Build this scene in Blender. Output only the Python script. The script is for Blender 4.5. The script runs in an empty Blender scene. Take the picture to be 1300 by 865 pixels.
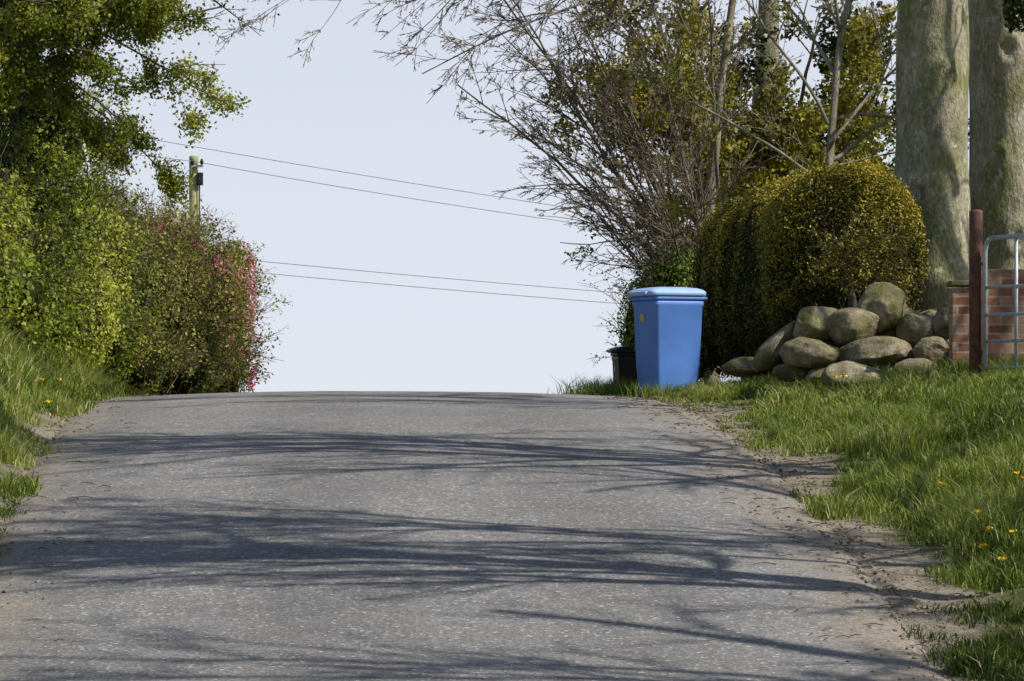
import bpy, math, numpy as np, time
from mathutils import Vector
import bmesh
T0=time.time()
rng=np.random.default_rng(7)
F=5400.0; EYE=1.6; ROWE=520.0
def P(px,row,Y):
    return np.array([(px-650)/F*Y, Y, EYE+(ROWE-row)/F*Y])
scene=bpy.context.scene
# ---------------------------------------------------------------- noise
_tab=np.random.default_rng(3).random(65536)
def _h(i,j,k):
    return _tab[((i*73856093)^(j*19349663)^(k*83492791))&65535]
def vn(p,s=1.0):
    p=np.atleast_2d(np.asarray(p,float))*s+1000.0
    i=np.floor(p).astype(np.int64); f=p-i; f=f*f*(3-2*f)
    r=0
    for a in (0,1):
        for b in (0,1):
            for c in (0,1):
                w=(f[:,0] if a else 1-f[:,0])*(f[:,1] if b else 1-f[:,1])*(f[:,2] if c else 1-f[:,2])
                r=r+w*_h(i[:,0]+a,i[:,1]+b,i[:,2]+c)
    return r
def fbm(p,s=1.0,o=3):
    r=0;a=1;t=0
    for q in range(o):
        r=r+a*vn(p,s*2**q); t+=a; a*=.5
    return r/t
def sst(a,b,x):
    t=np.clip((x-a)/(b-a),0,1); return t*t*(3-2*t)
# ---------------------------------------------------------------- terrain
_ty=np.linspace(-60,400,9201)
_sl=np.interp(_ty,[-60,17,24.8,60,120,400],[0,0,.1453,-.129,0,0])
_tz=np.concatenate([[0],np.cumsum((_sl[1:]+_sl[:-1])/2*np.diff(_ty))])
_tz+=1.783-np.interp(42.9,_ty,_tz)
def rz(Y): return np.interp(Y,_ty,_tz)
def cx(Y):
    Y=np.asarray(Y,float)
    return np.interp(Y,[-60,0,24.8,40,43,46,50,55,60,120,400],[.9,.83,-.46,-1.25,-1.37,-1.38,-1.28,-1.12,-.95,2,10])
def gz(x,y):
    x=np.asarray(x,float); y=np.asarray(y,float)
    d=x-cx(y)
    z=rz(y)-.010*np.minimum(np.abs(d),3.0)**2
    z=z+.34*sst(2.95,5.6,d)+.5*sst(5,12,d)
    z=z+1.1*sst(-2.75,-4.25,d)+.3*sst(-5,-9,d)
    p=np.stack([np.broadcast_to(x,z.shape).ravel(),np.broadcast_to(y,z.shape).ravel(),np.zeros(z.size)],1)
    n=(fbm(p,1.3,3)-.5).reshape(z.shape)
    z=z+n*.22*sst(2.8,3.6,np.abs(d))
    return z
# ---------------------------------------------------------------- mesh helpers
def mk(name,V,Fc,mat,attrs=None,smooth=False):
    V=np.asarray(V,np.float32); Fc=np.asarray(Fc,np.int32)
    me=bpy.data.meshes.new(name)
    n,k=Fc.shape
    me.vertices.add(len(V)); me.vertices.foreach_set("co",V.ravel())
    me.loops.add(n*k); me.loops.foreach_set("vertex_index",Fc.ravel())
    me.polygons.add(n); me.polygons.foreach_set("loop_start",np.arange(0,n*k,k,dtype=np.int32))
    me.update(calc_edges=True)
    if smooth: me.polygons.foreach_set("use_smooth",np.ones(n,bool))
    if attrs:
        for a,v in attrs.items():
            at=me.attributes.new(a,'FLOAT','POINT'); at.data.foreach_set("value",np.asarray(v,np.float32))
    me.materials.append(mat)
    ob=bpy.data.objects.new(name,me); scene.collection.objects.link(ob)
    return ob
def group(name,obs,loc=(0,0,0)):
    e=bpy.data.objects.new(name,None); scene.collection.objects.link(e)
    e.empty_display_size=.2
    for o in obs: o.parent=e
    return e
def grid(name,xs,ys,zf,mat,attrs=None,xmap=None):
    X,Y=np.meshgrid(xs,ys)
    if xmap is not None: XX=xmap(X,Y)
    else: XX=X
    Z=zf(XX,Y,X)
    V=np.stack([XX.ravel(),Y.ravel(),Z.ravel()],1)
    nx=len(xs); ny=len(ys)
    i=np.arange(ny-1)[:,None]*nx+np.arange(nx-1)[None,:]
    i=i.ravel()
    Fc=np.stack([i,i+1,i+1+nx,i+nx],1)
    at={"lat":(XX-cx(Y)).ravel()}
    return mk(name,V,Fc,mat,at,True)
def unit(a):
    return a/np.maximum(np.linalg.norm(a,axis=-1,keepdims=True),1e-9)
def tubes(name,lines,mat,cap=True,smooth=True,sides=None):
    Vs=[];Fs=[];o=0
    for L in lines:
        pts=np.asarray(L[0],float); r=np.asarray(L[1],float)
        k=sides or (L[2] if len(L)>2 else 6)
        cp=cap and k>4
        t=np.gradient(pts,axis=0); t=unit(t)
        m=t.mean(0); ref=np.array([0,0,1.]) if abs(m[2])<.8*np.linalg.norm(m) else np.array([1.,.13,0])
        u=unit(np.cross(t,ref)); v=np.cross(t,u)
        if cp:
            pts=np.vstack([pts[:1],pts,pts[-1:]]); r=np.concatenate([[1e-4],r,[1e-4]])
            u=np.vstack([u[:1],u,u[-1:]]); v=np.vstack([v[:1],v,v[-1:]])
        a=np.arange(k)/k*2*np.pi
        ring=pts[:,None,:]+r[:,None,None]*(np.cos(a)[None,:,None]*u[:,None,:]+np.sin(a)[None,:,None]*v[:,None,:])
        n=len(pts)
        Vs.append(ring.reshape(-1,3))
        i=np.arange(n-1)[:,None]*k; j=np.arange(k)[None,:]; j2=(j+1)%k
        Fs.append((np.stack([i+j,i+j2,i+k+j2,i+k+j],-1).reshape(-1,4))+o)
        o+=n*k
    return mk(name,np.vstack(Vs),np.vstack(Fs),mat,None,smooth)
def leaves(name,C,size,mat,normal=None,aspect=.6,spread=.8,var=None,droop=0.0):
    C=np.asarray(C); N=len(C)
    s=size*rng.uniform(.55,1.3,N)[:,None]
    n=rng.normal(0,1,(N,3))
    if normal is not None: n=unit(normal)+n*spread*.6
    n[:,2]+=.25
    n=unit(n); u=unit(np.cross(n,rng.normal(0,1,(N,3)))); 
    u[:,2]-=droop; u=unit(u)
    v=unit(np.cross(n,u)); n=np.cross(u,v)
    V=np.stack([C-u*s*.5, C+v*s*aspect*.5+n*s*.10-u*s*.05, C+u*s*.5-n*s*.08, C-v*s*aspect*.5+n*s*.10-u*s*.05],1).reshape(-1,3)
    Fc=np.arange(N*4).reshape(-1,4)
    if var is None: var=rng.random(N)
    return mk(name,V,Fc,mat,{"var":np.repeat(np.clip(var,0,1),4)},False)
# ---------------------------------------------------------------- materials
def newmat(name):
    m=bpy.data.materials.new(name); m.use_nodes=True
    nt=m.node_tree; b=nt.nodes["Principled BSDF"]
    return m,nt,b
def N(nt,t,**kw):
    n=nt.nodes.new(t)
    for k,v in kw.items(): setattr(n,k,v)
    return n
def ramp(nt,fac,stops):
    r=N(nt,"ShaderNodeValToRGB"); e=r.color_ramp.elements
    while len(e)<len(stops): e.new(.5)
    for i,(p,c) in enumerate(stops):
        e[i].position=p; e[i].color=(*c,1) if len(c)==3 else c
    nt.links.new(fac,r.inputs[0]); return r.outputs[0]
def noise(nt,scale,detail=4,rough=.55,vec=None,sx=None):
    if vec is None:
        g=N(nt,"ShaderNodeNewGeometry"); vec=g.outputs["Position"]
    if sx:
        mp=N(nt,"ShaderNodeMapping"); mp.inputs["Scale"].default_value=sx; nt.links.new(vec,mp.inputs[0]); vec=mp.outputs[0]
    n=N(nt,"ShaderNodeTexNoise"); n.inputs["Scale"].default_value=scale; n.inputs["Detail"].default_value=detail; n.inputs["Roughness"].default_value=rough
    nt.links.new(vec,n.inputs["Vector"]); return n.outputs["Fac"]
def math_(nt,op,a,b=None,c=None):
    m=N(nt,"ShaderNodeMath",operation=op)
    for i,x in enumerate((a,b,c)):
        if x is None: continue
        if isinstance(x,(int,float)): m.inputs[i].default_value=x
        else: nt.links.new(x,m.inputs[i])
    return m.outputs[0]
def mixc(nt,f,a,b,mode='MIX'):
    m=N(nt,"ShaderNodeMix",data_type='RGBA',blend_type=mode)
    for s,x in ((0,f),(6,a),(7,b)):
        if isinstance(x,(int,float)): m.inputs[s].default_value=x
        elif isinstance(x,tuple): m.inputs[s].default_value=(*x,1)
        else: nt.links.new(x,m.inputs[s])
    return m.outputs[2]
def maprange(nt,v,a,b,c=0,d=1,smooth=True):
    m=N(nt,"ShaderNodeMapRange"); 
    if smooth: m.interpolation_type='SMOOTHSTEP'
    m.inputs[1].default_value=a;m.inputs[2].default_value=b;m.inputs[3].default_value=c;m.inputs[4].default_value=d
    nt.links.new(v,m.inputs[0]); return m.outputs[0]
def attr(nt,name):
    a=N(nt,"ShaderNodeAttribute"); a.attribute_name=name; return a.outputs["Fac"]
def bump(nt,b,h,strength=.5,dist=.01):
    n=N(nt,"ShaderNodeBump"); n.inputs["Strength"].default_value=strength; n.inputs["Distance"].default_value=dist
    nt.links.new(h,n.inputs["Height"]); nt.links.new(n.outputs[0],b.inputs["Normal"])
def leafmat(name,stops,trans=.35,rough=.55,spec=.3,k=1.0):
    m,nt,b=newmat(name)
    stops=[(p,tuple(min(.9,x*k) for x in c)) for p,c in stops]
    c2=ramp(nt,attr(nt,"var"),stops)
    nt.links.new(c2,b.inputs["Base Color"]); b.inputs["Roughness"].default_value=rough
    b.inputs["Specular IOR Level"].default_value=spec
    t=N(nt,"ShaderNodeBsdfTranslucent")
    tc=mixc(nt,1.0,c2,(1.0,1.0,.45),'MULTIPLY'); nt.links.new(tc,t.inputs[0])
    mx=N(nt,"ShaderNodeMixShader"); mx.inputs[0].default_value=trans
    nt.links.new(b.outputs[0],mx.inputs[1]); nt.links.new(t.outputs[0],mx.inputs[2])
    nt.links.new(mx.outputs[0],nt.nodes["Material Output"].inputs[0])
    return m
def simple(name,c,rough=.6,metal=0,vary=.25,scale=8,bs=0,spec=.4):
    m,nt,b=newmat(name)
    n=noise(nt,scale,5)
    lo=tuple(x*(1-vary) for x in c); hi=tuple(min(1,x*(1+vary)) for x in c)
    nt.links.new(ramp(nt,n,[(.3,lo),(.7,hi)]),b.inputs["Base Color"])
    b.inputs["Roughness"].default_value=rough; b.inputs["Metallic"].default_value=metal
    b.inputs["Specular IOR Level"].default_value=spec
    if bs: bump(nt,b,n,bs,.02)
    return m
def road_mat():
    m,nt,b=newmat("asphalt")
    lat=attr(nt,"lat"); al=math_(nt,'ABSOLUTE',lat)
    g=noise(nt,75,3,.8); g2=noise(nt,28,3,.7); big=noise(nt,.7,4); mid=noise(nt,5,5,.7)
    vo=N(nt,"ShaderNodeTexVoronoi"); vo.inputs["Scale"].default_value=55
    ge=N(nt,"ShaderNodeNewGeometry"); nt.links.new(ge.outputs["Position"],vo.inputs["Vector"])
    sep=N(nt,"ShaderNodeSeparateColor"); nt.links.new(vo.outputs["Color"],sep.inputs[0])
    K=1.24
    chip=ramp(nt,sep.outputs[0],[(p,tuple(x*K for x in c)) for p,c in [(0,(.112,.110,.108)),(.5,(.150,.146,.141)),(.9,(.190,.184,.176)),(.975,(.27,.262,.25)),(1,(.40,.385,.36))]])
    grit=ramp(nt,g,[(.3,(.55,.55,.55)),(.5,(1,1,1)),(.7,(1.45,1.45,1.45))])
    c=mixc(nt,.75,chip,grit,'MULTIPLY')
    c=mixc(nt,1.0,c,ramp(nt,big,[(.3,(.86,.86,.87)),(.7,(1.13,1.12,1.10))]),'MULTIPLY')
    c=mixc(nt,1.0,c,ramp(nt,mid,[(.3,(.88,.88,.88)),(.7,(1.11,1.11,1.10))]),'MULTIPLY')
    w=math_(nt,'SINE',math_(nt,'MULTIPLY',math_(nt,'ADD',lat,.2),3.3))
    tr=maprange(nt,w,-1,1,.92,1.08)
    cc=N(nt,"ShaderNodeCombineColor"); 
    for i in range(3): nt.links.new(tr,cc.inputs[i])
    c=mixc(nt,1.0,c,cc.outputs[0],'MULTIPLY')
    dirt=ramp(nt,g2,[(.25,(.14,.115,.088)),(.5,(.26,.22,.175)),(.75,(.43,.385,.32))])
    nz=noise(nt,1.1,5,.65); nf=noise(nt,9,4,.7)
    e=math_(nt,'ADD',al,math_(nt,'ADD',math_(nt,'MULTIPLY',math_(nt,'SUBTRACT',nz,.5),1.5),math_(nt,'MULTIPLY',math_(nt,'SUBTRACT',nf,.5),1.0)))
    rt=maprange(nt,lat,0,1,0,.18); e=math_(nt,'ADD',e,rt)
    f=maprange(nt,e,2.2,2.9)
    c=mixc(nt,math_(nt,'MULTIPLY',f,.92),c,dirt)
    nt.links.new(c,b.inputs["Base Color"]); b.inputs["Roughness"].default_value=.9
    b.inputs["Specular IOR Level"].default_value=.15
    bump(nt,b,math_(nt,'ADD',g,math_(nt,'MULTIPLY',vo.outputs["Distance"],.8)),.5,.006)
    return m
def ground_mat():
    m,nt,b=newmat("verge_soil")
    lat=attr(nt,"lat"); al=math_(nt,'ABSOLUTE',lat)
    g2=noise(nt,28,4,.7); nz=noise(nt,1.3,4); g3=noise(nt,6,4)
    dirt=ramp(nt,g2,[(.25,(.12,.095,.07)),(.5,(.25,.21,.16)),(.78,(.44,.39,.32))])
    soil=ramp(nt,g3,[(.3,(.06,.065,.02)),(.55,(.09,.11,.03)),(.75,(.16,.14,.065))])
    e=math_(nt,'ADD',al,math_(nt,'MULTIPLY',math_(nt,'SUBTRACT',nz,.5),1.2))
    e=math_(nt,'ADD',e,maprange(nt,lat,-1,0,.3,0))
    f=maprange(nt,e,3.0,3.5)
    c=mixc(nt,f,dirt,soil)
    nt.links.new(c,b.inputs["Base Color"]); b.inputs["Roughness"].default_value=.95
    b.inputs["Specular IOR Level"].default_value=.1
    bump(nt,b,g2,.9,.02)
    return m
def bark_mat(name,a,bb,cc,sc=5,bs=.6,st=(1,1,.35)):
    m,nt,b=newmat(name)
    n=noise(nt,sc,6,.65,sx=st); n2=noise(nt,sc*.35,4,.6); n3=noise(nt,sc*9,3,.7,sx=(1,1,.5)); n4=noise(nt,sc*2.2,5,.7)
    c=ramp(nt,n,[(.28,a),(.5,bb),(.72,cc)])
    c=mixc(nt,maprange(nt,n2,.44,.62,0,.85),c,(bb[0]*.60,bb[1]*.66,bb[2]*.36))
    c=mixc(nt,maprange(nt,n4,.55,.68,0,.75),c,cc)
    c=mixc(nt,.8,c,ramp(nt,n3,[(.3,(.42,.42,.42)),(.7,(1.45,1.45,1.45))]),'MULTIPLY')
    nt.links.new(c,b.inputs["Base Color"]); b.inputs["Roughness"].default_value=.9; b.inputs["Specular IOR Level"].default_value=.15
    bump(nt,b,math_(nt,'ADD',n,math_(nt,'MULTIPLY',n3,.4)),bs,.05)
    return m
M_road=road_mat(); M_ground=ground_mat()
M_beech=bark_mat("beech_bark",(.14,.12,.08),(.33,.30,.20),(.55,.51,.40),3.5,.9)
M_bark=bark_mat("bark",(.05,.042,.03),(.12,.10,.075),(.22,.19,.15),9)
M_pale=bark_mat("pale_bark",(.16,.14,.11),(.30,.265,.21),(.46,.42,.35),9)
M_btwig=simple("bare_twig_bark",(.17,.135,.10),.9,0,.4,5)
M_twig=simple("twig_bark",(.10,.07,.05),.9,0,.4,5)
M_redtwig=simple("red_twig",(.17,.10,.06),.9,0,.4,5)
M_haw=leafmat("hawthorn_leaf",[(0,(.035,.055,.008)),(.4,(.14,.19,.018)),(.72,(.29,.33,.036)),(1,(.45,.46,.09))],.4,k=1.25)
M_tl=leafmat("spring_leaf",[(0,(.06,.080,.012)),(.5,(.18,.21,.026)),(1,(.38,.39,.06))],.42,k=1.2)
M_shrub=leafmat("shrub_leaf",[(0,(.045,.06,.012)),(.45,(.14,.165,.03)),(.8,(.27,.27,.05)),(1,(.36,.25,.10))],.35,k=1.35)
M_syc=leafmat("sycamore_leaf",[(0,(.06,.058,.010)),(.5,(.18,.175,.022)),(.85,(.33,.30,.04)),(1,(.44,.34,.06))],.38,k=1.2)
M_ivy=leafmat("ivy_leaf",[(0,(.018,.03,.008)),(.6,(.05,.075,.018)),(1,(.13,.15,.03))],.15,.35)
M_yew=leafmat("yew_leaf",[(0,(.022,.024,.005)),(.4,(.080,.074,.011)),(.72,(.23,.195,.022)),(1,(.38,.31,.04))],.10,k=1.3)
M_privet=leafmat("privet_leaf",[(0,(.07,.11,.014)),(.5,(.19,.27,.028)),(1,(.36,.42,.07))],.4,k=1.3)
M_pink=leafmat("pink_flower",[(0,(.42,.06,.12)),(.5,(.70,.20,.28)),(1,(.85,.52,.55))],.3)
M_grass=leafmat("grass_blade",[(0,(.042,.066,.013)),(.35,(.12,.175,.026)),(.75,(.235,.305,.048)),(.93,(.35,.395,.10)),(1,(.58,.51,.30))],.38,.6,k=1.0)
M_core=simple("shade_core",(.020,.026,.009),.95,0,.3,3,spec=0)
M_blue=simple("blue_plastic",(.10,.235,.62),.5,0,.10,3)
M_bluel=simple("blue_lid_plastic",(.33,.48,.76),.5,0,.14,4)
M_black=simple("black_plastic",(.015,.015,.017),.5)
M_galv=simple("galvanised_steel",(.42,.44,.47),.5,.35,.25,20)
M_rust=simple("rusty_paint",(.12,.055,.038),.75,0,.5,14,.3)
M_polew=simple("pole_wood",(.32,.32,.15),.9,0,.3,6)
M_wire=simple("wire",(.26,.26,.29),.7)
M_yel=simple("dandelion_yellow",(.80,.55,.02),.7)
def stone_mat():
    m,nt,b=newmat("field_stone")
    n=noise(nt,6,6,.65); n2=noise(nt,2.6,5,.65); n3=noise(nt,45,3,.7); n4=noise(nt,16,5,.7)
    c=ramp(nt,n,[(.3,(.12,.10,.065)),(.5,(.25,.21,.145)),(.7,(.42,.37,.28))])
    c=mixc(nt,maprange(nt,n2,.42,.60,0,.85),c,(.125,.125,.045))
    c=mixc(nt,maprange(nt,n4,.56,.66,0,.5),c,(.42,.41,.34))
    c=mixc(nt,.6,c,ramp(nt,n3,[(.3,(.5,.5,.5)),(.7,(1.4,1.4,1.4))]),'MULTIPLY')
    c=mixc(nt,.5,c,ramp(nt,attr(nt,"var"),[(0,(.6,.58,.5)),(1,(1.35,1.3,1.2))]),'MULTIPLY')
    nt.links.new(c,b.inputs["Base Color"]); b.inputs["Roughness"].default_value=.92; b.inputs["Specular IOR Level"].default_value=.15
    bump(nt,b,math_(nt,'ADD',n,math_(nt,'MULTIPLY',n3,.3)),.9,.04)
    return m
M_stone=stone_mat()
def brick_mat():
    m,nt,b=newmat("red_brick")
    tc=N(nt,"ShaderNodeNewGeometry"); s=N(nt,"ShaderNodeSeparateXYZ"); nt.links.new(tc.outputs["Position"],s.inputs[0])
    cb=N(nt,"ShaderNodeCombineXYZ"); nt.links.new(math_(nt,'ADD',s.outputs[0],s.outputs[1]),cb.inputs[0]); nt.links.new(s.outputs[2],cb.inputs[1])
    br=N(nt,"ShaderNodeTexBrick"); nt.links.new(cb.outputs[0],br.inputs["Vector"])
    br.inputs["Scale"].default_value=1; br.inputs["Brick Width"].default_value=.225; br.inputs["Row Height"].default_value=.085; br.inputs["Mortar Size"].default_value=.010
    br.inputs["Color1"].default_value=(.24,.09,.05,1); br.inputs["Color2"].default_value=(.48,.27,.17,1); br.inputs["Mortar"].default_value=(.36,.31,.24,1)
    n=noise(nt,14,5,.7); n2=noise(nt,2.5,4)
    c=mixc(nt,.8,br.outputs["Color"],ramp(nt,n,[(.3,(.4,.4,.4)),(.7,(1.35,1.35,1.35))]),'MULTIPLY')
    c=mixc(nt,maprange(nt,n2,.45,.65,0,.6),c,(.17,.15,.09))
    nt.links.new(c,b.inputs["Base Color"]); b.inputs["Roughness"].default_value=.9
    bump(nt,b,math_(nt,'SUBTRACT',math_(nt,'MULTIPLY',n,.3),br.outputs["Fac"]),.8,.012)
    return m
M_brick=brick_mat()
# ---------------------------------------------------------------- ground + road
def axis(a,b,step,lo,hi,g=1.25):
    c=list(np.arange(a,b+1e-6,step)); s=step; x=c[-1]; up=[]
    while x<hi: s*=g; x+=s; up.append(min(x,hi))
    s=step;x=c[0];dn=[]
    while x>lo: s*=g; x-=s; dn.append(max(x,lo))
    return np.array(dn[::-1]+c+up)
xs=axis(-9,9,.12,-3000,3000); ys=axis(18,64,.2,-300,4000)
def gzz(X,Y,L):
    d=X-cx(Y)
    return gz(X,Y)-.07*(1-sst(2.55,2.85,np.abs(d)))
ground=grid("ground",xs,ys,gzz,M_ground)
lx=np.linspace(-2.85,2.85,96); ly=np.concatenate([np.arange(-40,18,1.),np.arange(18,62,.12),np.arange(62,160,1.)])
def roadz(X,Y,L):
    p=np.stack([X.ravel(),Y.ravel(),0*X.ravel()],1)
    wv=(fbm(p,.8,2)-.5).reshape(X.shape)
    return rz(Y)-.010*np.minimum(np.abs(L),3)**2+.004+.014*wv-.035*sst(2.62,2.85,np.abs(L))
road=grid("road",lx,ly,roadz,M_road,xmap=lambda L,Y:L+cx(Y))
def pebbles(name,n,lo,hi,y0,y1,smin,smax,mat):
    sgn=np.where(rng.random(n)<.62,1,-1)
    d=sgn*(lo+(hi-lo)*np.clip(rng.normal(.55,.25,n),0,1)); y=y0+(y1-y0)*rng.random(n)**1.3; x=cx(y)+d
    s=smin+(smax-smin)*rng.random(n)**4
    z=gz(x,y)+s*.25
    o=np.array([[1,0,0],[0,1,0],[-1,0,0],[0,-1,0],[0,0,.7],[0,0,-.7]],float)
    V=o[None]*s[:,None,None]*rng.uniform(.6,1.2,(n,6,1))
    a=rng.random(n)*6.28; ca,sa=np.cos(a)[:,None],np.sin(a)[:,None]
    V=np.stack([V[...,0]*ca-V[...,1]*sa,V[...,0]*sa+V[...,1]*ca,V[...,2]],-1)+np.stack([x,y,z],1)[:,None]
    f=np.array([[0,1,4],[1,2,4],[2,3,4],[3,0,4],[1,0,5],[2,1,5],[3,2,5],[0,3,5]])
    Fc=(f[None]+np.arange(n)[:,None,None]*6).reshape(-1,3)
    return mk(name,V.reshape(-1,3),Fc,mat,{"var":np.repeat(rng.random(n),6)})
pebbles("gravel",12000,2.25,3.35,20,50,.004,.020,M_stone)
# ---------------------------------------------------------------- grass
def grass():
    n=600000
    side=rng.random(n)<.66
    y=np.where(side,22+33*rng.random(n)**1.25,27+28*rng.random(n))
    d=np.where(side,2.7+4.65*rng.random(n)**1.2,-(2.6+2.3*rng.random(n)))
    x=cx(y)+d
    vis=(np.abs(x)/y<.128)
    x=x[vis];y=y[vis];d=d[vis]
    p=np.stack([x,y,0*x],1)
    e=np.abs(d)+(fbm(p,.9,3)-.5)*1.5+np.where(d<0,.32,.06)
    t=sst(2.85,3.45,e)
    cl=fbm(p,3.2,2); cl2=fbm(p+50,.8,2)
    keep=rng.random(len(x))<t*(.12+1.0*sst(.32,.6,cl))
    x=x[keep];y=y[keep];d=d[keep];t=t[keep];cl=cl[keep];cl2=cl2[keep]
    m=len(x); z=gz(x,y)-.01
    h=(.04+.19*sst(.38,.75,cl)+.13*sst(.45,.7,cl2))*rng.uniform(.45,1.2,m)*(.25+.75*t)
    h=h*np.where((y>35)&(d>0),.55,.92)
    w=rng.uniform(.0025,.0055,m)*np.where(y>36,1.3,1)
    a=rng.random(m)*6.283; wd=np.stack([np.cos(a),np.sin(a),0*a],1)*w[:,None]
    b=rng.random(m)*6.283; ln=np.stack([np.cos(b),np.sin(b),0*b],1)*(h*rng.uniform(.15,1.1,m))[:,None]
    B=np.stack([x,y,z],1); U=np.array([0,0,1.])
    md=B+ln*.35+U*(h*.6)[:,None]; tp=B+ln+U*(h*rng.uniform(.6,1.0,m))[:,None]
    V=np.stack([B-wd,B+wd,md-wd*.8,md+wd*.8,tp],1).reshape(-1,3)
    f=np.array([[0,1,3],[0,3,2],[2,3,4]])
    Fc=(f[None]+np.arange(m)[:,None,None]*5).reshape(-1,3)
    var=np.clip(rng.normal(.47,.22,m)+1.4*(cl2-.5)+.6*(cl-.5),0,.95); var[rng.random(m)<.06]=1
    return mk("grass",V,Fc,M_grass,{"var":np.repeat(var,5)})
grass()
ll=[]
for i in range(520):
    y=rng.uniform(24,44); s=1 if rng.random()<.8 else -1
    d=s*rng.uniform(2.1,3.5); x=float(cx(y))+d; a=rng.random()*3.14; L=rng.uniform(.03,.16)
    z=float(gz(x,y))+.012
    ll.append(([[x,y,z],[x+math.cos(a)*L*.5,y+math.sin(a)*L*.5,z+.01],[x+math.cos(a+.3)*L,y+math.sin(a+.3)*L,z+.002]],[.003,.003,.002],4))
tubes("fallen_twigs",ll,M_twig)
dl=[]
for (px,row,Y) in [(1247,668,26.5),(1256,664,26.7),(1272,664,26.3),(1287,668,26.6),(1297,588,28.5),(1290,592,28.9),(1015,490,41),(1060,500,39),(1070,502,38.5),(52,474,38),(75,470,39),(60,486,36),(1240,640,27),(1196,600,29)]:
    x=(px-650)/F*Y; z=float(gz(x,Y)); 
    h=rng.uniform(.10,.16)
    q=rng.normal(0,.010,(24,3)); q[:,2]*=.35
    dl.append(q+np.array([x,Y,z+h+.05]))
leaves("dandelions",np.vstack(dl),.022,M_yel,aspect=.8)
# ---------------------------------------------------------------- growth
def rot_about(v,ax,a):
    return v*math.cos(a)+np.cross(ax,v)*math.sin(a)+ax*np.dot(ax,v)*(1-math.cos(a))
def grow(out,tw,p,d,L,r,lev,mx,nch,ratio=.55,ang=(.5,1.0),wob=.12,grav=None,rend=.35,tmin=.2,minr=.0035):
    n=int(max(4,min(12,L/.22+2))); st=L/n
    pts=[np.array(p,float)]; dd=unit(np.array(d,float)); nz=rng.normal(0,wob,(n,3))
    g=np.zeros(3) if grav is None else np.array(grav[lev])
    ds=[dd]
    for i in range(n):
        dd=dd+nz[i]+g; dd=dd/math.sqrt(dd@dd)
        pts.append(pts[-1]+dd*st); ds.append(dd)
    rad=np.maximum(np.linspace(r,r*rend,n+1),minr)
    out.append((np.array(pts),rad,[9,6,4,3,3,3][lev]))
    if lev>=mx: tw.append(np.array(pts)); return
    for k in range(nch[lev]):
        t=tmin+(1-tmin)*rng.random()**.85; i=int(t*n)
        td=ds[i]; ax=unit(np.cross(td,rng.normal(0,1,3)))
        cd=rot_about(td,ax,rng.uniform(*ang))
        grow(out,tw,pts[i],cd,L*ratio*(1.15-.55*t)*rng.uniform(.7,1.2),rad[i]*.6,lev+1,mx,nch,ratio,ang,wob*1.15,grav,rend,tmin*.7,minr)
def leafpts(tw,n,jit,clump=None,thr=.0,cs=1.2):
    if not len(tw): return np.zeros((0,3))
    idx=rng.integers(0,len(tw),n); out=np.empty((n,3)); rr=rng.random(n)
    for j,i in enumerate(idx):
        a=tw[i]; k=rr[j]*(len(a)-1)*.999; q=int(k); f=k-q
        out[j]=a[q]*(1-f)+a[q+1]*f
    out+=rng.normal(0,jit,(n,3))
    if thr>0:
        c=fbm(out,cs,2); out=out[c>thr]
    return out
def treebuild(name,limbs,bark,nch,leafspec=None,mx=3,**kw):
    out=[];tw=[]
    for (p,d,L,r) in limbs: grow(out,tw,p,d,L,r,0,mx,nch,**kw)
    obs=[tubes("branches",out,bark)]
    if leafspec:
        for (n,j,s,mt,thr) in leafspec:
            pts=leafpts(tw,n,j,thr=thr)
            var=np.clip(.5+(fbm(pts,1.6,2)-.5)*1.4+rng.normal(0,.22,len(pts)),0,1)
            obs.append(leaves("foliage",pts,s,mt,var=var))
    return obs,out,tw
def trunk(name,path,radii,mat,amp=.08,k=40,flute=.0,knots=()):
    path=np.array(path,float); n=140
    tt=np.linspace(0,1,len(path)); T=np.linspace(0,1,n)
    C=np.stack([np.interp(T,tt,path[:,i]) for i in range(3)],1); R=np.interp(T,tt,radii)
    kk=np.ones(9)/9
    R=np.convolve(np.pad(R,4,'edge'),kk,'valid'); C=np.stack([np.convolve(np.pad(C[:,i],4,'edge'),kk,'valid') if i<2 else C[:,i] for i in range(3)],1)
    a=np.arange(k)/k*2*np.pi
    dirs=np.stack([np.cos(a),np.sin(a),0*a],1)
    V=C[:,None]+dirs[None]*R[:,None,None]
    fl=V.reshape(-1,3)
    nn=(fbm(fl*np.array([1,1,.45]),2.0,4)-.5)*2
    fluting=flute*np.cos(a*5+1)[None,:]*np.exp(-T*9)[:,None]+flute*.25*np.cos(a*3+2+T[:,None]*3)
    kn=np.zeros((n,k))
    for (z,an,s,h) in knots:
        da=np.abs((a-an+np.pi)%(2*np.pi)-np.pi)[None,:]*R[:,None]; dz=(C[:,2]-z)[:,None]
        rr=np.sqrt(da**2+(dz*.8)**2)
        kn+=h*(np.exp(-((rr-s)/(s*.45))**2)-.8*np.exp(-(rr/(s*.6))**2))
    V=C[:,None]+dirs[None]*(R[:,None]*(1+amp*nn.reshape(n,k)*1.6+fluting)+kn)[...,None]
    i=np.arange(n-1)[:,None]*k; j=np.arange(k)[None,:]; j2=(j+1)%k
    Fc=np.stack([i+j,i+j2,i+k+j2,i+k+j],-1).reshape(-1,4)
    return mk(name,V.reshape(-1,3),Fc,mat,None,True)
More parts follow.
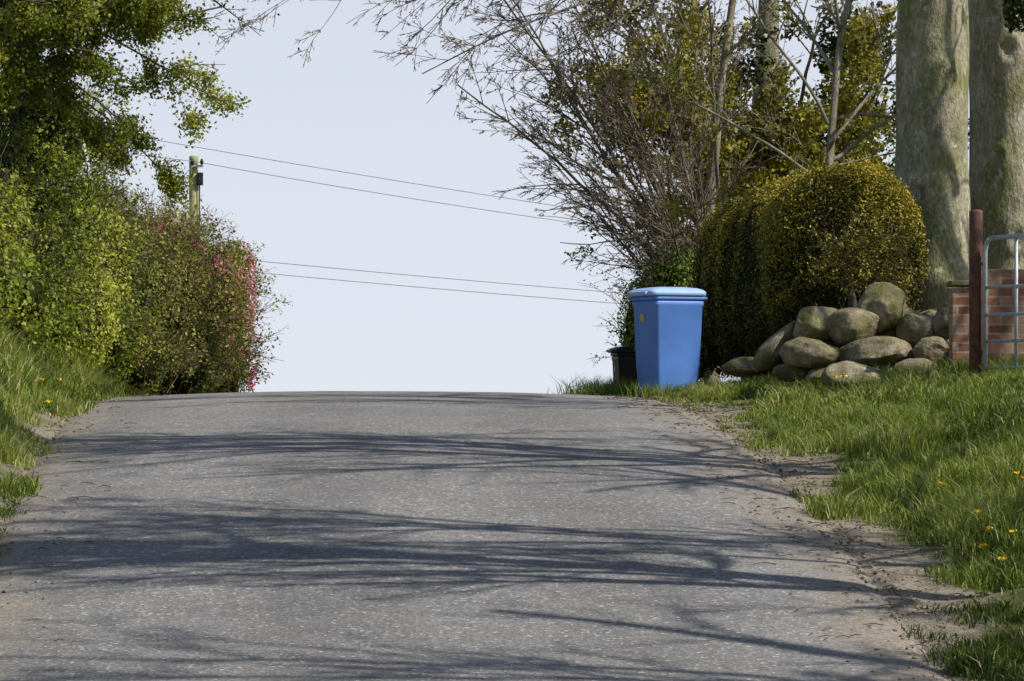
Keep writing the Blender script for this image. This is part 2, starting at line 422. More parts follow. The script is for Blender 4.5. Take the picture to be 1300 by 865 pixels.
def noisy_shell(c,r,n,depth=.35,ns=1.5,na=.35,low=-0.92):
    d=unit(rng.normal(0,1,(n*2,3))); d=d[d[:,2]>low]
    w=np.clip(.25+.75*sst(-.5,.2,-d[:,1]+.4*np.abs(d[:,2])),0,1); d=d[rng.random(len(d))<w][:n]
    q=1+na*2*(fbm(d*np.array(r)*1.0+np.array(c),ns,3)-.5)
    rad=q*(1-depth*rng.random(len(d))**1.6)
    return np.array(c)+d*np.array(r)*rad[:,None], unit(d/np.array(r))
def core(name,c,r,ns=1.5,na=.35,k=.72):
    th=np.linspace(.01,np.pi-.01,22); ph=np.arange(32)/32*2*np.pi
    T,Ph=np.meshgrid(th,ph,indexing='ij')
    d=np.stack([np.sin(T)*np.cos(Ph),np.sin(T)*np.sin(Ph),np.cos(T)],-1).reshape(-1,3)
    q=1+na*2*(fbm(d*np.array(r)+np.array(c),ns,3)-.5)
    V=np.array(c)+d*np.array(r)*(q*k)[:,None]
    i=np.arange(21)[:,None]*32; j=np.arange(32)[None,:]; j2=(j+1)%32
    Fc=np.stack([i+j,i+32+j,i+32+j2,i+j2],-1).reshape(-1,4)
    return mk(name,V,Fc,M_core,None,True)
def bush(name,blobs,dens,size,mat,stems=60,twm=None,sprays=40,hascore=True,na=.35,extra=None,corek=.7,thin=(.3,.6),sr=.006):
    obs=[];PT=[];NM=[];st=[]
    for (c,r) in blobs:
        area=4*math.pi*((r[0]*r[1])**1.6/3+(r[0]*r[2])**1.6/3+(r[1]*r[2])**1.6/3)**(1/1.6)
        p,nm=noisy_shell(c,r,int(area*dens),na=na); 
        cl=fbm(p,3.5,2); kp=rng.random(len(p))<.18+1.2*sst(thin[0],thin[1],cl); p=p[kp];nm=nm[kp]
        kp=p[:,2]>gz(p[:,0],p[:,1])-.02; p=p[kp];nm=nm[kp]
        PT.append(p);NM.append(nm)
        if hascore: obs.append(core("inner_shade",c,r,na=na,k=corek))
        for s in range(sprays):
            d=unit(rng.normal(0,1,3)+np.array([0,-.2,.5])); 
            if d[2]<-.3: continue
            b=np.array(c)+d*np.array(r)*.7; L=rng.uniform(.25,.6)*min(1.2,max(r)); o=[];t=[]
            grow(o,t,b,d+np.array([0,0,.3]),L,.006,0,1,[4],wob=.15,minr=.002)
            st+=o
            lp=leafpts(t+[o[0][0]],26,.03); PT.append(lp); NM.append(np.tile(d,(len(lp),1)))
        bx,by=c[0],c[1]
        for s in range(stems):
            a=rng.random()*6.28; rr=rng.random()*.4
            x=bx+math.cos(a)*r[0]*rr; y=by+math.sin(a)*r[1]*rr; z0=float(gz(x,y))-.05
            e=np.array(c)+unit(rng.normal(0,1,3)+np.array([0,0,.8]))*np.array(r)*rng.uniform(.95,1.15)
            m=(np.array([x,y,z0])+e)/2+rng.normal(0,.08,3)
            st.append((np.array([[x,y,z0],m,e]),np.array([sr*1.4,sr,.003]),4))
    PT=np.vstack(PT);NM=np.vstack(NM)
    var=np.clip(.5+(fbm(PT,1.4,2)-.5)*1.6+rng.normal(0,.2,len(PT)),0,1)
    obs.append(leaves("foliage",PT,size,mat,normal=NM,spread=1.2,var=var))
    if st: obs.append(tubes("stems",st,twm or M_twig))
    if extra: obs+=extra
    return group(name,obs)
def blob(px,row,Y,rx,rz_,ry):
    return (P(px,row,Y),(rx*Y/F,ry,rz_*Y/F))
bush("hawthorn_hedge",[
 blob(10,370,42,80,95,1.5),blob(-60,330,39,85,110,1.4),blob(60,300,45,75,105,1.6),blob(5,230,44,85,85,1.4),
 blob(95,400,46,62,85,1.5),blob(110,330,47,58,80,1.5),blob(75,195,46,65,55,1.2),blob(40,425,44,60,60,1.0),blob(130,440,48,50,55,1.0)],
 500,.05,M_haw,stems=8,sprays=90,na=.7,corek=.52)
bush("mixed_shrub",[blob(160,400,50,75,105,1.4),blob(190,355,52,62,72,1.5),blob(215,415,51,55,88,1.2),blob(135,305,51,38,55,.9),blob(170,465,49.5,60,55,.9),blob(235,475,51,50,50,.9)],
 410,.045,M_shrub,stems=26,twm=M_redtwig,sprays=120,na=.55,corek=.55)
fl=[];
for (c,r) in [blob(262,385,54,60,97,1.4),blob(292,435,55,38,75,1.2),blob(215,322,54,60,52,1.2),blob(297,360,55,29,62,.8),blob(170,310,52,60,50,1.),blob(300,465,54.5,30,45,.8)]:
    p,_=noisy_shell(c,r,130,depth=.25,na=.45,low=-.6)
    kp=fbm(p,2.5,2)>.44; p=p[kp]
    for q in p:
        k=rng.integers(8,30); t=rng.random((k,1))
        fl.append(q+np.array([0,0,-.15])*t+rng.normal(0,.02,(k,3)))
fl=np.vstack(fl)
flo=leaves("blossom",fl,.034,M_pink,aspect=.8)
bush("flowering_currant_bush",[blob(255,392,54,56,97,1.4),blob(287,435,55,34,68,1.2),blob(215,332,54,52,50,1.2),blob(292,368,55,24,50,.8),blob(280,480,54,42,50,1.0),blob(235,490,53,45,45,.9)],
 400,.05,M_shrub,stems=22,twm=M_redtwig,sprays=80,extra=[flo],na=.45,corek=.6)
# ---- left overhanging tree
lt=P(-150,430,41); lt[2]=float(gz(lt[0],lt[1]))-.1
limbs=[]
base=lt+np.array([0,0,2.2])
for (px,row,Y,r) in [(300,-80,40,.04),(200,0,42,.03),(130,70,41,.026),(240,-60,43,.035),(60,10,40,.04),(170,130,43,.024),(40,110,41,.026),(420,-120,41,.04),(-60,-60,41,.05),(100,-50,44,.035),(240,50,42,.024),(120,150,44,.022),(180,-30,40,.028),(90,60,43,.026),(20,60,42,.026),(130,20,42,.026),(270,20,43,.025),(330,-30,42,.028),(180,60,41,.024),(210,100,42,.022),(380,-70,42,.032),(250,90,43,.02),(290,-10,41,.025),(200,150,44,.018)]:
    e=P(px,row,Y); b0=base+np.array([rng.uniform(-.1,.1),rng.uniform(-.2,.2),rng.uniform(-.3,1.4)]); d=e-b0; L=np.linalg.norm(d)
    limbs.append((b0,d+np.array([0,0,.25]),L,r))
obs,o,tw=treebuild("t",limbs,M_bark,[9,6,4],[(125000,.06,.045,M_tl,.40)],mx=3,ratio=.29,ang=(.4,1.0),wob=.08,grav=[(0,0,-.004),(0,0,-.004),(0,0,-.01),(0,0,-.02)],tmin=.25,minr=.003)
obs.append(trunk("trunk",[lt,lt+np.array([.05,0,1.2]),lt+np.array([0,0,2.4]),lt+np.array([.1,.1,4.5])],[.28,.2,.17,.1],M_bark,.1,24))
iv=[]
for (px,row,Y,rx,rz2,ry) in [(-10,100,42.5,60,55,.8),(-40,170,41.5,60,60,.8),(60,150,44,50,40,.6)]:
    c,r=blob(px,row,Y,rx,rz2,ry); p,nm=noisy_shell(c,r,3500,depth=.5,na=.6); iv.append(p)
obs.append(leaves("ivy",np.vstack(iv),.06,M_ivy))
group("overhanging_tree",obs)
# ---- right: bare branched tree
bp=np.array([2.45,52,float(gz(2.45,52))-.1])
limbs=[]
for (px,row,Y,r,b0) in [(640,70,51,.034,.9),(700,-30,53,.036,1.2),(600,-40,51,.032,1.6),(790,-60,52,.04,1.0),(720,150,51,.022,.8),(860,-60,53,.04,1.1),(690,110,52,.024,1.1),(780,250,51,.012,.7),(930,-80,51,.036,1.1),(800,120,50,.02,.9),(650,10,53,.028,1.3),(760,60,52,.026,1.0),(740,20,51,.026,1.2),(670,140,51,.02,1.0),(820,200,51,.013,.8),(830,30,51,.026,1.0),(720,210,51,.012,.8),(610,60,52,.024,1.3),(660,180,50.5,.016,1.0),(700,60,51.5,.022,1.1),(900,60,50.5,.022,1.0),(880,130,50,.016,.9)]:
    e=P(px,row,Y); s=bp+np.array([rng.uniform(-.15,.15),rng.uniform(-.3,.3),b0]); d=e-s
    limbs.append((s,d+np.array([.1,0,.45]),np.linalg.norm(d)*1.03,r))
ap0=bp+np.array([.3,0,5.6])
for (px,row,Y,r) in [(400,-60,49,.026),(470,-20,50,.026),(540,-10,49,.026),(600,20,50,.024),(520,-70,51,.026),(660,-20,50,.026),(700,40,50,.022),(500,-40,49.5,.024),(580,-50,50,.024),(630,0,49,.02)]:
    e=P(px,row,Y); d=e-ap0; limbs.append((ap0,d+np.array([0,0,.35]),np.linalg.norm(d)*1.03,r))
obs,o,tw=treebuild("t",limbs,M_btwig,[15,7,4],[(3500,.03,.04,M_syc,.45)],mx=3,ratio=.30,ang=(.35,.85),wob=.06,grav=[(-.008,0,-.012),(-.01,0,-.015),(-.015,0,-.03),(-.02,0,-.04)],minr=.0034,rend=.25)
obs.append(trunk("trunk",[bp,bp+np.array([-.02,0,.8]),bp+np.array([-.08,0,2.2]),bp+np.array([.1,0,4.2]),ap0],[.15,.11,.08,.05,.04],M_pale,.08,20))
group("bare_tree",obs)
# ---- right: sycamore with leaves + ivy
sp=np.array([3.3,56,float(gz(3.3,56))-.1])
limbs=[]
for (px,row,Y,r) in [(760,60,54,.035),(820,20,53,.035),(900,-60,55,.05),(960,-40,53,.05),(1040,-60,54,.05),(1100,20,53,.04),(1130,120,53,.035),(1000,80,52,.035),(860,140,53,.035),(800,130,54,.03),(950,150,53,.035),(1080,170,53,.035),(730,0,55,.035),(920,60,52,.035),(1060,60,53,.035),(1130,220,55,.03),(840,70,53,.03),(990,0,52,.035),(880,0,52,.03),(1080,110,52,.03),(1010,150,52,.03)]:
    e=P(px,row,Y); s=sp+np.array([0,0,rng.uniform(1.2,3.2)]); d=e-s
    limbs.append((s,d,np.linalg.norm(d),r))
obs,o,tw=treebuild("t",limbs,M_pale,[9,6,4],[(74000,.08,.075,M_syc,.475)],mx=3,ratio=.36,ang=(.4,1.0),wob=.09,grav=[(0,0,.003),(0,0,0),(0,0,-.01),(0,0,-.02)])
obs.append(trunk("trunk",[sp,sp+np.array([0,0,2.5]),sp+np.array([.1,0,6.5])],[.32,.24,.12],M_pale,.08,24))
iv=[]
for (px,row,Y,rx,rz2,ry) in [(925,215,56,40,95,.6),(960,110,55,45,60,.7),(1000,190,55,60,50,.8),(890,160,55,40,40,.6),(1060,250,54,70,45,.8),(930,40,55,60,45,.7),(1080,60,55,50,50,.7),(1110,170,56,60,60,.7)]:
    c,r=blob(px,row,Y,rx,rz2,ry); p,nm=noisy_shell(c,r,2600,depth=.7,na=.8)
    kp=fbm(p,2.2,2)>.47; iv.append(p[kp])
obs.append(leaves("ivy",np.vstack(iv),.09,M_ivy))
group("sycamore_tree",obs)
ap=P(1045,215,47.5); ap[2]=float(gz(ap[0],ap[1]))
limbs=[(ap,np.array([.03,0,1.]),6.0,.065),(ap+np.array([.03,0,2.2]),np.array([-.7,.1,.55]),2.6,.020),(ap+np.array([.05,0,2.6]),np.array([.6,-.1,.9]),2.4,.022),(ap+np.array([.05,0,2.9]),np.array([-.5,-.2,.9]),2.6,.022),(ap+np.array([.05,0,2.4]),np.array([.9,.2,.3]),1.8,.015),(ap+np.array([.02,0,2.0]),np.array([-.9,-.2,.15]),1.8,.014)]
obs,o,tw=treebuild("t",limbs,M_pale,[8,5,4],[(3200,.05,.06,M_syc,.42)],mx=2,ratio=.4,ang=(.5,1.0),wob=.08,tmin=.35)
group("sapling",obs)
# ---- two big beech trunks with crowns above
def beech(path,rad,lim,nm,knots,extra=None):
    tr=trunk("trunk",path,rad,M_beech,.06,72,.12,knots)
    obs,o,tw=treebuild("t",lim,M_beech,[7,5,3],None,mx=3,ratio=.45,ang=(.4,.9),wob=.1,minr=.006)
    return group(nm,[tr]+obs+(extra or []))
b1=P(1186,420,46); g=float(gz(b1[0],46))
beech([[b1[0]+.02,46,g-.2],[b1[0]+.0,46,g+.5],[b1[0]-.02,46,g+1.2],[b1[0]-.01,46,g+2.4],[b1[0]-.01,46,g+4.5],[b1[0]-.02,46,9.0]],[.70,.52,.44,.40,.36,.28],
 [((b1[0],46,7.2),(-.5,-.3,.6),4.5,.12),((b1[0],46,8),(-.3,.6,.8),4.5,.12),((b1[0],46,8.8),(.4,-.2,1),4.,.13),((b1[0],46,8.5),(-.2,-.6,.9),4.5,.1)],"beech_tree",
 [(5.2,4.9,.09,.03),(3.9,4.2,.11,.03),(4.6,5.3,.06,.025),(6.0,4.4,.08,.03)])
Yb=47.6; b2=P(1276,420,Yb); g=float(gz(b2[0],Yb))
hc,hr=blob(1296,10,45,26,34,.35); hp,hn=noisy_shell(hc,hr,1500,depth=.8,na=.8)
hang=leaves("ivy",hp,.06,M_ivy)
beech([[b2[0]+.1,Yb,g-.2],[b2[0]+.08,Yb,g+.5],[b2[0]+.05,Yb,g+1.3],[b2[0]+.03,Yb,g+2.6],[b2[0]+.04,Yb,g+4.5],[b2[0]+.1,Yb,9.5]],[.80,.58,.45,.41,.46,.3],
 [((b2[0]+.05,Yb,7.5),(.3,-.7,.6),4.5,.12),((b2[0],Yb,8.6),(-.5,.1,.9),4.5,.12),((b2[0],Yb,9.2),(.5,.2,.9),4.5,.12)],"beech_tree",
 [(5.6,4.6,.12,.04),(4.4,4.3,.1,.03),(3.5,4.8,.12,.03)],[hang])
# ---- roadside trees standing to the right of the view (branch shadows on the road)
def sidetree(x,y,H,lean,n0,r=.16,leafn=1500,lo=.42,nch=[8,7,4]):
    g=float(gz(x,y)); base=np.array([x,y,g-.1]); lim=[]
    lim.append((base,np.array([lean[0],lean[1],1.0]),H,r))
    for k in range(n0):
        t=rng.uniform(lo,.92); a=rng.uniform(math.pi-.7,math.pi+.7) if rng.random()<.65 else rng.uniform(-1.2,1.2)
        s=base+np.array([lean[0],lean[1],1.0])*H*t
        lim.append((s,np.array([math.cos(a)*.9,math.sin(a)*.35,rng.uniform(.3,.8)]),H*rng.uniform(.28,.45),r*.30))
    obs,o,tw=treebuild("t",lim,M_beech,nch,[(leafn,.05,.05,M_tl,.45)],mx=3,ratio=.42,ang=(.3,.75),wob=.07,minr=.006)
    return group("roadside_tree",obs)
sidetree(6.6,23.9,10.0,(-.02,0),16,.16)
sidetree(7.1,24.9,9.0,(0,.02),13,.13)
sidetree(7.0,30.0,10.5,(-.03,0),17,.16)
sidetree(8.2,35.8,11,(0,0),11,.18)
sidetree(9.5,19.6,10,(0,0),8,.15)
sidetree(8.3,44.2,9.5,(0,0),7,.15,nch=[6,6,4],lo=.4)
# ---------------------------------------------------------------- topiary hedge
def topiary():
    A=np.array([3.45,42.6]); B=np.array([2.76,50.5])
    zb=float(gz(3.4,44))-.05
    def surf(s,a,k=1.0):
        L=np.linalg.norm(B-A); 
        capf=.75/L
        e=np.ones_like(s)
        e=np.where(s<capf,np.sqrt(np.clip(1-((capf-s)/capf)**2.2,0,1)),e)
        e=np.where(s>1-capf,np.sqrt(np.clip(1-((s-1+capf)/capf)**2.4,0,1)),e)
        hw=(.80-.06*s)*e; hh=(1.06-.0*s)*e; zc=zb+1.06+.0*s-.02*s
        cs,sn=np.cos(a),np.sin(a)
        ex=.82
        X=np.sign(cs)*np.abs(cs)**ex*hw*k; Z=np.sign(sn)*np.abs(sn)**ex*hh*k
        c=A[None]+(B-A)[None]*(s-.0)[:,None]
        t=(B-A)/L; nrm=np.array([t[1],-t[0]])
        p=np.stack([c[:,0]+nrm[0]*X,c[:,1]+nrm[1]*X,zc+Z],1)
        q=(fbm(p,2.2,3)-.5)
        off=unit(np.stack([nrm[0]*X,nrm[1]*X+.0*s,Z],1))
        dz=np.where(s<capf,-1,np.where(s>1-capf,1,0))
        off[:,1]+=dz*(1-e)*1.2; off=unit(off)
        lob=-.035*np.abs(np.sin(s*L*2.6+1))*(np.abs(cs))*np.clip((s-.12)*8,0,1) 
        return p+off*(q*.17*k+lob)[:,None], off
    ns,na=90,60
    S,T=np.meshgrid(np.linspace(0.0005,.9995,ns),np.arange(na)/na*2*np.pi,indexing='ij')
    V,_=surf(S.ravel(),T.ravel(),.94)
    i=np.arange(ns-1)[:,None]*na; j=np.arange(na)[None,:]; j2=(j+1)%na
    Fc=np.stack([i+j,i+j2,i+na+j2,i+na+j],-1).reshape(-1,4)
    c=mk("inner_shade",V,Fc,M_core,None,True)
    n=120000
    s=rng.random(n); s[:52000]=rng.random(52000)**1.7*.14
    a=rng.random(n)*2*np.pi
    kp=(np.sin(a)>-.93)&((np.cos(a)<.6)|(s<.15)|(rng.random(n)<.3)); s=s[kp];a=a[kp]
    p,o=surf(s,a,1.0)
    p=p+o*rng.normal(0,.026,len(p))[:,None]
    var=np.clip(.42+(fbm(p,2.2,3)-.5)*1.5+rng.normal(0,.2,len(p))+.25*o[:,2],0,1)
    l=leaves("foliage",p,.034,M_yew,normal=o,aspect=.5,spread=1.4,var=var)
    st=[];LP=[]
    for k in range(80):
        b=P(rng.normal(1085,18),rng.normal(350,16),41.75); d=np.array([rng.normal(.25,.6),-.5,rng.uniform(-.1,.9)])
        oo=[];tt=[]
        grow(oo,tt,b,d,rng.uniform(.3,.6),.006,0,1,[5],wob=.1,minr=.002)
        st+=oo; LP.append(leafpts(tt+[oo[0][0]],70,.018))
    LP=np.vstack(LP)
    l2=leaves("young_shoots",LP,.032,M_yew,aspect=.45,var=rng.uniform(.35,1,len(LP)))
    stm=tubes("stems",st+[([P(1085,420,42.2),P(1082,380,42.1),P(1075,345,42.1)],[.05,.04,.03],8)],M_bark)
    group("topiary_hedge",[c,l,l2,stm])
topiary()
bush("privet_hedge",[blob(862,366,52,45,58,1.5),blob(835,408,55,48,75,1.8),blob(875,440,50,35,60,1.2),blob(905,365,54,40,60,1.5),blob(812,450,57.5,26,62,1.2)],
 850,.04,M_privet,stems=6,sprays=30,na=.25,corek=.8)
bush("laurel_bush",[blob(1120,290,56,120,80,2),blob(1260,340,54,140,90,2.),blob(1000,330,58,90,70,2)],300,.08,M_ivy,stems=6,sprays=20)
# ---------------------------------------------------------------- stones
def stone(px,row,Y,w,h,dep=None,rot=0,tilt=0,var=.5,seed=0):
    c=P(px,row,Y); sx=w*Y/F/2; sz=h*Y/F/2; sy=dep or sx*.8
    bm=bmesh.new(); bmesh.ops.create_icosphere(bm,subdivisions=5,radius=1)
    V=np.array([v.co[:] for v in bm.verts]); Fc=np.array([[v.index for v in f.verts] for f in bm.faces]); bm.free()
    r=np.random.default_rng(seed)
    for q in range(8):
        n=unit(r.normal(0,1,3)); k=r.uniform(.68,.9); dd=V@n; m=dd>k
        V[m]-=np.outer((dd[m]-k)*.85,n)
    V*=(1+.15*2*(fbm(V+seed*7.7,1.4,5)-.5))[:,None]
    V/= np.abs(V).max(0)
    V=V*np.array([sx,sy,sz]); ca,sa=math.cos(tilt),math.sin(tilt)
    V=np.stack([V[:,0]*ca-V[:,2]*sa,V[:,1],V[:,0]*sa+V[:,2]*ca],1)
    return V+c,Fc,var
SL=[(1118,391,40.7,70,66,.3,0,.15,.4),(1080,416,40.5,76,52,.3,0,.05,.55),(1035,412,40.6,68,52,.3,0,.5,.5),(1030,450,40.2,82,44,.32,0,-.05,.6),
(1112,447,40.2,102,40,.35,0,.08,.65),(1163,421,40.6,62,46,.3,0,0,.5),(1146,402,40.9,42,26,.2,0,.3,1.0),(1088,481,39.4,92,44,.3,0,-.1,.8),
(985,440,40.7,32,84,.2,0,-.75,.35),(1184,449,40.1,54,44,.25,0,0,.25),(1198,414,40.5,38,48,.25,0,0,.35),(1163,472,39.9,62,40,.25,0,0,.2),
(945,466,41.0,58,26,.2,0,.1,.2),(1182,402,41.0,36,22,.2,0,0,.95),(1130,425,41.0,66,50,.3,0,0,.3),(1060,442,40.9,66,46,.3,0,0,.3),(1005,472,40.4,52,26,.2,0,.1,.25),(1135,474,40.2,60,36,.25,0,0,.35),(1215,470,40.2,44,54,.2,0,0,.25),(1150,445,40.7,48,38,.2,0,0,.5),(1045,480,40.1,52,28,.2,0,0,.35)]
Vs=[];Fs=[];Va=[];o=0
for i,s in enumerate(SL):
    V,Fc,va=stone(s[0],s[1],s[2],s[3],s[4],s[5],s[6],s[7],s[8],i+11)
    Vs.append(V);Fs.append(Fc+o);o+=len(V);Va.append(np.full(len(V),va))
mk("stone_pile",np.vstack(Vs),np.vstack(Fs),M_stone,{"var":np.concatenate(Va)},True)
# ---------------------------------------------------------------- boxes
def box(name,c,s,mat,bev=.005,rotz=0,taper=None,bseg=2):
    bm=bmesh.new(); bmesh.ops.create_cube(bm,size=1)
    for v in bm.verts:
        v.co=Vector((v.co.x*s[0],v.co.y*s[1],v.co.z*s[2]))
    if bev: bmesh.ops.bevel(bm,geom=bm.edges[:],offset=bev,segments=bseg,affect='EDGES',profile=.5)
    me=bpy.data.meshes.new(name); bm.to_mesh(me); bm.free(); me.materials.append(mat)
    ob=bpy.data.objects.new(name,me); ob.location=c; ob.rotation_euler=(0,0,rotz); scene.collection.objects.link(ob)
    return ob
M_yelb=simple("badge_yellow",(.55,.45,.12),.6)
def bin_(loc,rotz,body,lid,sc=1.0,w=.48,dp=.55,H=1.07):
    o=[]
    def loft(name,secs,mat,k=9):
        V=[]
        for (z,hx,hy,r,ox) in secs:
            ring=[]
            for (sx,sy,a0) in ((1,1,0),(-1,1,90),(-1,-1,180),(1,-1,270)):
                for q in range(k):
                    a=math.radians(a0+90*q/(k-1)); ring.append((ox+sx*(hx-r)+math.cos(a)*r,sy*(hy-r)+math.sin(a)*r,z))
            V.append(ring)
        m=4*k; V=np.array(V).reshape(-1,3); ns=len(secs)
        F4=[]
        for i in range(ns-1):
            for j in range(m): F4.append((i*m+j,i*m+(j+1)%m,(i+1)*m+(j+1)%m,(i+1)*m+j))
        me=bpy.data.meshes.new(name); me.from_pydata(V.tolist(),[],F4+[tuple(range(m))[::-1],tuple(range((ns-1)*m,ns*m))]); me.materials.append(mat)
        ob=bpy.data.objects.new(name,me); scene.collection.objects.link(ob)
        for p in me.polygons: p.use_smooth=len(p.vertices)==4 and abs(p.normal.z)<.5
        return ob
    hx,hy=dp/2,w/2
    o.append(loft("body",[(.02,hx*.80,hy*.82,.04,.0),(.05,hx*.82,hy*.84,.045,0),(.30,hx*.865,hy*.885,.045,0),(.32,hx*.88,hy*.90,.045,0),(.90,hx*.955,hy*.965,.045,0),(.915,hx*.985,hy*.995,.045,0),(.955,hx*.99,hy*1.0,.045,0),(.96,hx*.96,hy*.97,.045,0),(.985,hx*.96,hy*.97,.045,0)],body))
    o.append(loft("rim",[(.966,hx*1.0,hy*1.02,.05,0),(.972,hx*1.035,hy*1.05,.05,0),(1.0,hx*1.035,hy*1.05,.05,0),(1.003,hx*1.0,hy*1.02,.05,0)],body))
    o.append(loft("lid",[(1.005,hx*1.06,hy*1.06,.05,-.01),(1.010,hx*1.10,hy*1.10,.055,-.015),(1.045,hx*1.10,hy*1.10,.055,-.015),(1.062,hx*1.02,hy*1.01,.05,-.01),(1.080,hx*.85,hy*.82,.05,0),(1.092,hx*.5,hy*.5,.05,0)],lid))
    o.append(box("lid_handle",(-hx*1.10-.02,0,1.03),(.05,w*.75,.03),lid,.008))
    o.append(tubes("handle",[([[hx*1.12,-hy*.8,.985],[hx*1.12,hy*.8,.985]],[.014,.014],10),([[hx*.95,-hy*.75,.975],[hx*1.13,-hy*.75,.985]],[.012,.012],8),([[hx*.95,hy*.75,.975],[hx*1.13,hy*.75,.985]],[.012,.012],8)],body))
    for s in (-1,1):
        o.append(tubes("wheel_%d"%(s+2),[([[hx*.86,s*(hy*.88-.01),.10],[hx*.86,s*(hy*.88+.045),.10]],[.10,.10],28)],M_black,smooth=False))
    o.append(tubes("axle",[([[hx*.86,-hy*.9,.10],[hx*.86,hy*.9,.10]],[.012,.012],8)],M_galv))
    o.append(box("badge",(-hx*.945-.004,0.03,.80),(.004,.075,.075),M_yelb,.001,0))
    e=group("wheelie_bin",o); e.location=loc; e.rotation_euler=(0,0,rotz); e.scale=(sc,sc,sc); return e
bx,by=(848-650)/F*43.2,43.2
bin_((bx,by,float(gz(bx,by))-.03),math.radians(27),M_blue,M_bluel,1.07)
bx,by=1.56,53.6
bin_((bx,by,float(gz(bx,by))),math.radians(10),M_black,M_black)
def tufts(name,spots):
    Bs=[]
    for (x,y,r,n) in spots:
        q=rng.normal(0,r,(n,2)); Bs.append(np.stack([x+q[:,0],y+q[:,1],gz(x+q[:,0],y+q[:,1])-.01],1))
    B=np.vstack(Bs); m=len(B); h=rng.uniform(.06,.2,m)*np.where(B[:,1]>46,1.7,1); w=rng.uniform(.003,.006,m)
    a=rng.random(m)*6.283; wd=np.stack([np.cos(a),np.sin(a),0*a],1)*w[:,None]
    b=rng.random(m)*6.283; ln=np.stack([np.cos(b),np.sin(b),0*b],1)*(h*rng.uniform(.15,1.0,m))[:,None]
    U=np.array([0,0,1.]); md=B+ln*.35+U*(h*.6)[:,None]; tp=B+ln+U*h[:,None]
    V=np.stack([B-wd,B+wd,md-wd*.8,md+wd*.8,tp],1).reshape(-1,3)
    f=np.array([[0,1,3],[0,3,2],[2,3,4]])
    return mk(name,V,(f[None]+np.arange(m)[:,None,None]*5).reshape(-1,3),M_grass,{"var":np.repeat(np.clip(rng.normal(.5,.2,m),0,1),5)})
tufts("grass_tufts",[(1.45,42.6,.14,260),(1.75,42.7,.2,500),(2.1,42.9,.25,600),(1.15,44.5,.15,400),(1.05,45.5,.2,600),(1.1,47,.2,900),(1.2,48.5,.3,1100),(1.3,50.5,.3,1500),(1.4,52.3,.3,1500),(3.0,39.6,.3,700),(3.4,39.2,.25,600),(3.9,38.4,.2,600),(4.2,37.2,.15,500),(4.5,38.3,.2,600),(4.7,37.6,.2,600)])
# ---------------------------------------------------------------- brick wall & gate
def wallbox(name,px0,px1,Y,toprow,th=.23):
    x0=(px0-650)/F*Y;x1=(px1-650)/F*Y; zt=EYE+(ROWE-toprow)/F*Y; zb=float(gz((x0+x1)/2,Y))-.3
    return box(name,((x0+x1)/2,Y+th/2,(zt+zb)/2),(x1-x0,th,zt-zb),M_brick,.004)
wo=[wallbox("pier",1209,1250,38.9,366,.30),wallbox("panel",1250.5,1500,39.05,342,.22)]
wo.append(box("coping",((1229.5-650)/F*38.9,39.05,EYE+(ROWE-364)/F*38.9+.03),(.34,.36,.05),M_stone,.012))
for k in range(5):
    x=P(1190+rng.uniform(-12,35),490,38.3)[0]; y=38.2+rng.uniform(-.4,.3)
    wo.append(box("loose_brick",(x,y,float(gz(x,y))+.04),(.21,.1,.065),M_brick,.006,rng.uniform(0,3)))
group("brick_wall",wo)
pp=P(1239,485,37.2); pg=float(gz(pp[0],37.2)); pt=EYE+(ROWE-268)/F*37.2
tubes("gate_post",[([[pp[0],37.2,pg-.3],[pp[0],37.2,pt-.02],[pp[0],37.2,pt],[pp[0],37.2,pt+.012]],[.06,.06,.058,.03],20)],M_rust)
gd=unit(np.array([.42,-1.0,0])); g0=np.array([pp[0]+.07,37.12,0]); zt=EYE+(ROWE-303)/F*37.1; zb=pg+.12; GL=3.0
gl=[]
def bar(z,r=.018,a=0,b=GL): 
    gl.append(([g0+gd*a+np.array([0,0,z]),g0+gd*(a+b)/2+np.array([0,0,z]),g0+gd*b+np.array([0,0,z])],[r]*3,10))
for z in (zb+.02,zb+.25,zb+.48,zb+.72): bar(z,.015)
bar(zt,.022,.10)
gl.append(([g0+gd*.0+np.array([0,0,zb-.03]),g0+np.array([0,0,zt-.12]),g0+gd*.02+np.array([0,0,zt-.06]),g0+gd*.05+np.array([0,0,zt-.02]),g0+gd*.12+np.array([0,0,zt])],[.022]*5,10))
for a in (.55,1.5,2.25): gl.append(([g0+gd*a+np.array([0,0,zb]),g0+gd*a+np.array([0,0,zt])],[.016]*2,8))
gl.append(([g0+gd*GL+np.array([0,0,zb-.03]),g0+gd*GL+np.array([0,0,zt])],[.022]*2,10))
hin=[]
for z in (zb+.15,zt-.22): hin.append(([[pp[0],37.2,z],[g0[0],g0[1],z]],[.014,.014],8))
group("metal_field_gate",[tubes("frame",gl,M_galv),tubes("hinges",hin,M_rust)])
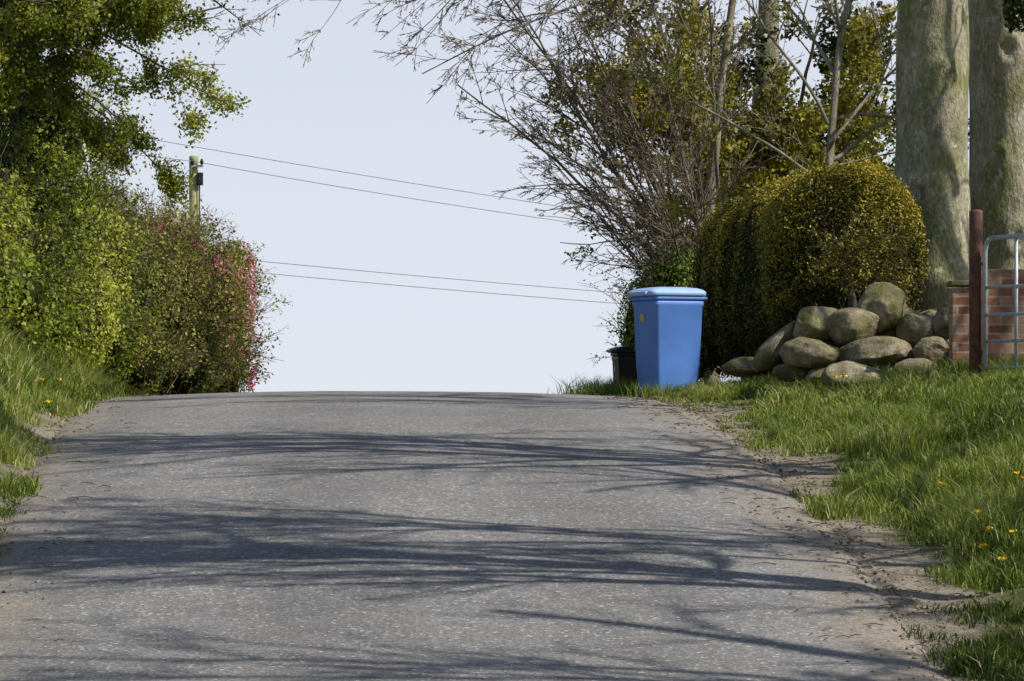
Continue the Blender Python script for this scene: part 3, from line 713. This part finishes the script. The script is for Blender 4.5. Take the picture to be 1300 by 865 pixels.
# ---------------------------------------------------------------- utility poles + wires
def pole(px,Y,toprow,name="utility_pole",h=None):
    t=P(px,toprow,Y); g=float(gz(t[0],Y))
    o=[tubes("shaft",[([[t[0],Y,g-.5],[t[0],Y,(g+t[2])/2],[t[0],Y,t[2]-.03],[t[0],Y,t[2]]],[.14,.125,.11,.09],14)],M_polew)]
    o.append(box("bracket",(t[0]+.08,Y-.12,t[2]-.25),(.3,.05,.05),M_galv,.006))
    o.append(tubes("insulators",[([[t[0]+dx,Y-.16,t[2]-.22],[t[0]+dx,Y-.16,t[2]-.14],[t[0]+dx,Y-.16,t[2]-.08]],[.03,.045,.02],10) for dx in (-.02,.2)],M_black))
    o.append(box("junction_box",(t[0]+.16,Y-.1,t[2]-.55),(.13,.12,.3),M_black,.01))
    o.append(tubes("cable",[([[t[0]+.14,Y-.1,t[2]-.7],[t[0]+.13,Y-.08,t[2]-3],[t[0]+.14,Y-.08,g]],[.02,.02,.02],6)],M_black))
    return group(name,o)
pole(246,100,198); pole(1000,108,300); pole(-160,98,110); 
def wire(px0,r0,Y0,px1,r1,Y1,sag,rad=.010):
    a=P(px0,r0,Y0);b=P(px1,r1,Y1); t=np.linspace(0,1,40)[:,None]
    p=a*(1-t)+b*t; p[:,2]-=(4*t*(1-t))[:,0]*sag
    return (p,[rad]*40,5)
ws=[wire(246,205,99.84,1000,318,107.8,.12),wire(-160,112,97.8,1000,304,107.8,.15),wire(-160,140,97.8,246,205,99.84,.10),
    wire(-160,280,97.8,1000,388,107.8,.12),wire(-160,296,97.8,1000,401,107.8,.12),wire(246,210,99.8,130,330,99,.0)]
group("overhead_wires",[tubes("wires",ws,M_wire)])
# ---------------------------------------------------------------- light + sky
EL=math.radians(45); AZ=math.radians(22)
S=Vector((math.cos(EL)*math.cos(AZ),-math.cos(EL)*math.sin(AZ),math.sin(EL)))
sun=bpy.data.lights.new("sun",'SUN'); sun.energy=5.0; sun.angle=math.radians(.5); sun.color=(1,.955,.88)
so=bpy.data.objects.new("sun",sun); so.rotation_euler=S.to_track_quat('Z','Y').to_euler(); scene.collection.objects.link(so)
w=bpy.data.worlds.new("World"); scene.world=w; w.use_nodes=True
nt=w.node_tree; bg=nt.nodes["Background"]; sk=nt.nodes.new("ShaderNodeTexSky"); sk.sky_type='NISHITA'; sk.sun_disc=False
sk.sun_elevation=EL; sk.sun_rotation=math.radians(112); sk.air_density=1.0; sk.dust_density=1.0; sk.ozone_density=1.5
# pale spring haze low down, clear sky higher up
tc=nt.nodes.new("ShaderNodeTexCoord"); sx=nt.nodes.new("ShaderNodeSeparateXYZ"); nt.links.new(tc.outputs["Generated"],sx.inputs[0])
hz=maprange(nt,sx.outputs[2],.08,.36,1.0,.0)
hc=maprange(nt,sx.outputs[2],0.0,.10,0,1,False)
haze=mixc(nt,hc,(7.6,8.1,8.9),(6.8,7.25,8.35))
nt.links.new(mixc(nt,hz,sk.outputs[0],haze),bg.inputs[0]); bg.inputs[1].default_value=.10
cam=bpy.data.cameras.new("camera"); co=bpy.data.objects.new("camera",cam); scene.collection.objects.link(co)
co.location=(0,0,EYE); co.rotation_euler=(math.radians(90),0,0); cam.sensor_width=36; cam.lens=36*F/1300; cam.shift_y=(ROWE-432.5)/1300
cam.clip_end=8000; cam.clip_start=.1
scene.camera=co
scene.view_settings.view_transform='Standard'; scene.view_settings.look='None'; scene.view_settings.exposure=0
